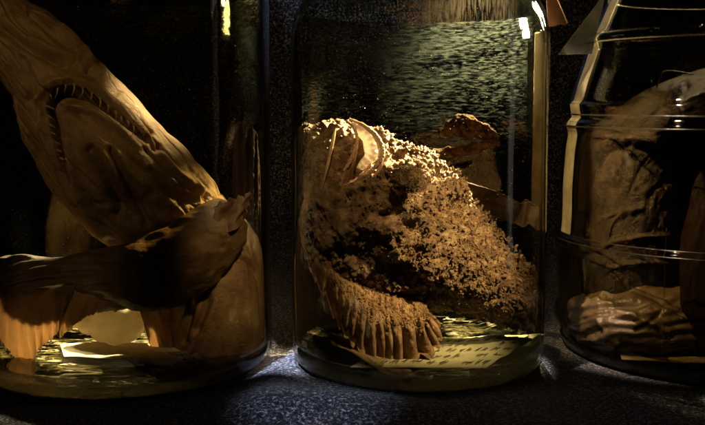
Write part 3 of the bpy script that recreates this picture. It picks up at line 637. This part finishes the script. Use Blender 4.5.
# ---------------------------------------------------------------- coiled specimen in the right jar
rf = empty('coiled_specimen', (cR[0], cR[1], H), 'dark brown wrinkled specimen coiled inside the ribbed jar', 'preserved animal', 'preserved specimens in the jars')
VEIN = [[(572, 232), (590, 222), (612, 214), (640, 208)], [(590, 222), (598, 204), (602, 186)], [(574, 262), (600, 246), (630, 238), (668, 234)], [(600, 246), (608, 226), (620, 214)], [(584, 284), (610, 268), (650, 262), (684, 268)], [(572, 205), (582, 188), (590, 170)], [(630, 240), (640, 255), (652, 262)], [(578, 292), (600, 262)]]
def sc_coil(g, n, X, Y, fr, u, t):
    r = np.hypot(X-735, (Y-235)*.95); an = np.arctan2(Y-235, X-735)
    q = np.stack([r/2.2+3*nz(g, 50, 2, 3), an*16, g[..., 1]/14], -1)
    w = nz(q, 4, 3, 1)
    h = 3.6*w*(.45+.55*sstep(300, 170, Y))+5*nz(g, 48, 2, 5)+1.2*nz(q*.5, 4, 2, 6)+.5*nz(g, 4, 2, 8)
    arc = [(574, 176), (584, 158), (604, 144), (630, 138), (652, 142)]
    h += fr*(ridge(X, Y, arc, 5, 9)+ridge(X, Y, [(x+7, y+9) for x, y in arc[1:]], 4, -4)
             + ridge(X, Y, [(684, 84), (680, 100), (692, 118), (706, 150), (716, 210)], 5, -9)+ridge(X, Y, [(676, 86), (671, 102), (682, 120), (696, 150), (705, 210)], 4, 7)
             + gbump(X, Y, 600, 190, 20, 12, 10, -6))
    for vn in VEIN: h += fr*ridge(X, Y, vn, 1.9, 4.8)
    return .75*h*np.clip(sstep(-.2, .5, np.sin(t))+.35, 0, 1)
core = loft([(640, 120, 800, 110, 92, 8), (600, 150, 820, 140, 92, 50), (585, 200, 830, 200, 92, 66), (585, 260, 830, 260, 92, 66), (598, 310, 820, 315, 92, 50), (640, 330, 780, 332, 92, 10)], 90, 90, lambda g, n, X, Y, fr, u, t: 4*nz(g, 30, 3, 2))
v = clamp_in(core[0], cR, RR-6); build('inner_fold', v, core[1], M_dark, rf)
v, f, _, _ = loft([(584, 332, 640, 330, 26, 10), (565, 318, 672, 316, 26, 34), (560, 288, 676, 284, 26, 50), (558, 248, 676, 244, 28, 56), (559, 208, 676, 206, 30, 58), (565, 172, 674, 182, 30, 56), (580, 139, 668, 160, 28, 54), (617, 110, 668, 142, 26, 54), (652, 88, 690, 134, 24, 56), (692, 72, 718, 130, 22, 58), (740, 64, 750, 134, 22, 58), (795, 72, 785, 145, 24, 50), (825, 100, 800, 165, 28, 30)], 380, 300, sc_coil)
v = clamp_in(v, cR, RR-5); build('body', v, f, M_coil, rf)
def sc_lobe(g, n, X, Y, fr, u, t):
    return 2.5*nz(g*np.array([1/3., 1, 1]), 14, 2, 2)+.5*nz(g, 5, 3, 6)+fr*(1.3*np.sin(Y*.55+X*.06+4*nz(g, 40, 2, 3))+ridge(X, Y, [(575, 325), (600, 318), (625, 316), (650, 306)], 2, 3)+ridge(X, Y, [(600, 320), (606, 332), (604, 342)], 2, 3)+ridge(X, Y, [(618, 311), (640, 319), (668, 331)], 2.6, 4)+ridge(X, Y, [(662, 310), (650, 322), (636, 330)], 1.6, -5)+gbump(X, Y, 610, 326, 16, 10, 20, 4))
v, f, _, _ = loft([(567, 318, 568, 326, 36, 4), (573, 300, 577, 339, 16, 26), (598, 288, 600, 351, 0, 42), (628, 282, 632, 356, -6, 50), (662, 284, 664, 354, -6, 50), (696, 292, 696, 352, -6, 50), (740, 318, 740, 352, -4, 40), (780, 330, 780, 345, 6, 6)], 160, 140, sc_lobe)
build('folded_lobe', v, f, M_lobe, rf)
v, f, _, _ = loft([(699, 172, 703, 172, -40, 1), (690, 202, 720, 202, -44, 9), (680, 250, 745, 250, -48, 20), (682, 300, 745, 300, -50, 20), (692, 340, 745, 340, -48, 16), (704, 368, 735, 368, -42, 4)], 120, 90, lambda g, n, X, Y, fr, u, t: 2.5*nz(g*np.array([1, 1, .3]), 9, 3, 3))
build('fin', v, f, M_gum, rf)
q = cr([(655, 92, 20), (661, 76, 14), (666, 71, 10), (680, 72, 8), (700, 76, 8)], 30)
v, f = tube(P(q[:, 0], q[:, 1], q[:, 2]), .9, 6); build('string', v, f, M_coil, rf)

# ---------------------------------------------------------------- drifting flakes in the fluid
def flakes(c, R, z0, z1, num):
    r = (R-14)*np.sqrt(rng.random(num)); a = rng.random(num)*2*math.pi
    p = np.stack([c[0]+r*np.cos(a), c[1]+r*np.sin(a), rng.uniform(z0, z1, num)], -1)
    nr = rng.normal(size=(num, 3)); nr /= np.linalg.norm(nr, axis=1, keepdims=True); s = rng.uniform(.12, .42, num)**1.0
    return knobs(p, nr, s, s*.6)
v, f = merge([flakes(cM, RM, 25, 350, 1300), flakes(cL, RL, 25, 380, 900), flakes(cR, RR, 25, 350, 300)])
tag(build('drifting_flakes', v, f, M_speck), 'tiny pale flakes drifting in the preserving fluid', None, None, 'stuff')

# ---------------------------------------------------------------- light
def area(name, loc, to, size, power, col, sy=None, spread=180):
    l = bpy.data.lights.new(name, 'AREA'); l.energy = power; l.color = col; l.size = size*K
    if sy: l.shape = 'RECTANGLE'; l.size_y = sy*K
    l.spread = math.radians(spread)
    o = bpy.data.objects.new(name, l); COL.objects.link(o); o.location = Vector(loc)*K
    o.rotation_euler = (Vector(to)-Vector(loc)).to_track_quat('-Z', 'Y').to_euler(); return o
def spot(name, loc, to, ang, power, col, rad=10, blend=.5):
    l = bpy.data.lights.new(name, 'SPOT'); l.energy = power; l.color = col; l.spot_size = math.radians(ang); l.spot_blend = blend; l.shadow_soft_size = rad*K
    o = bpy.data.objects.new(name, l); COL.objects.link(o); o.location = Vector(loc)*K
    o.rotation_euler = (Vector(to)-Vector(loc)).to_track_quat('-Z', 'Y').to_euler(); return o
spot('key_lamp', (440, 300, 640), (45, 30, 225), 18, 520, (1, .82, .60), 26, .45)
spot('key_lamp_left', (200, 260, 760), P(150, 110), 9, 80, (1, .86, .66), 16, 1)
spot('cloth_lamp', (-150, -260, 950), G(279, 360), 9, 30, (.78, .85, 1), 10, 1)
spot('cloth_front_fill', (-160, -620, 620), G(318, 410), 12, 1.9, (.78, .85, 1), 10, 1)  # extra spot added for the front fold of the cloth
spot('backdrop_lamp', (60, -100, 1100), (80, 680, 600), 30, 6, (.70, .80, 1), 14, .8)
spot('back_lamp_left', (-230, 380, 520), G(110, 366), 24, 110, (1, .88, .62), 10, .8)
spot('back_lamp_fin', (-420, 330, 480), P(25, 305, -40), 14, 18, (1, .86, .66), 10, .8)
spot('back_lamp_right', (200, 420, 520), G(440, 362), 19, 180, (1, .88, .64), 10, 1)
spot('face_lamp', (330, -330, 470), (90, -50, 115), 23, 22, (1, .79, .55), 10, .9)
spot('head_fill', (40, -400, 640), P(350, 205, -60), 18, 4.5, (1, .74, .50), 6, 1)  # added spot brightening the face of the warty fish
spot('label_fill', (170, -560, 360), G(470, 352, 20), 8, 6, (1, .88, .62), 8, 1)  # spot put in to brighten the cream label
spot('front_fill', (-460, -560, 560), (-270, 0, 270), 30, 1.45, (1, .78, .58), 30, .9)
spot('limb_fill', (-420, -640, 330), P(70, 290, -60), 15, .7, (1, .74, .50), 14, 1)  # extra spot that lifts the dark limb
spot('trunk_fill', (80, -380, 520), P(240, 272, -30), 15, 3.2, (1, .74, .50), 14, .9)  # spot added to bring out the trunk
spot('right_rake', (-20, -260, 640), (248, -20, 200), 24, 20, (1, .72, .46), 7, 1)
spot('lobe_fill', (120, -520, 420), P(625, 325, 0), 12, 1.3, (1, .76, .50), 6, 1)  # unseen spot put in to lift the lobe
spot('right_top', (330, 190, 900), (380, 30, 300), 22, 12, (1, .78, .54), 12, .9)
area('side_strip', (700, -150, 340), (0, 0, 200), 70, .012, (1, .9, .75), 760, 120)
area('shoulder_glint', (470, 280, 460), (150, -80, 340), 70, .22, (1, .86, .66), 120, 22)  # unseen area light added for a glint on the middle jar's shoulder
area('shoulder_glint_front', (640, 20, 430), (150, -80, 345), 80, .22, (1, .86, .66), 110, 22)  # second added light, for the twin glint beside it

w = bpy.data.worlds.new('World'); scene.world = w; w.use_nodes = True
w.node_tree.nodes['Background'].inputs[0].default_value = (.5, .45, .4, 1); w.node_tree.nodes['Background'].inputs[1].default_value = .002

cam = bpy.data.cameras.new('camera'); co = bpy.data.objects.new('camera', cam); COL.objects.link(co); scene.camera = co
co.location = Vector(CAM)*K; co.rotation_euler = (math.radians(90)-TILT, 0, 0)
cam.sensor_width = 36; cam.lens = 36*F/705; cam.clip_start = .01; cam.clip_end = 50
scene.view_settings.view_transform = 'Standard'; scene.view_settings.look = 'None'; scene.view_settings.exposure = 0; scene.view_settings.gamma = 1
cy = scene.cycles; cy.use_denoising = True; cy.transparent_max_bounces = 40; cy.max_bounces = 12; cy.transmission_bounces = 10; cy.glossy_bounces = 5
cy.caustics_reflective = False; cy.caustics_refractive = False; cy.sample_clamp_indirect = 4
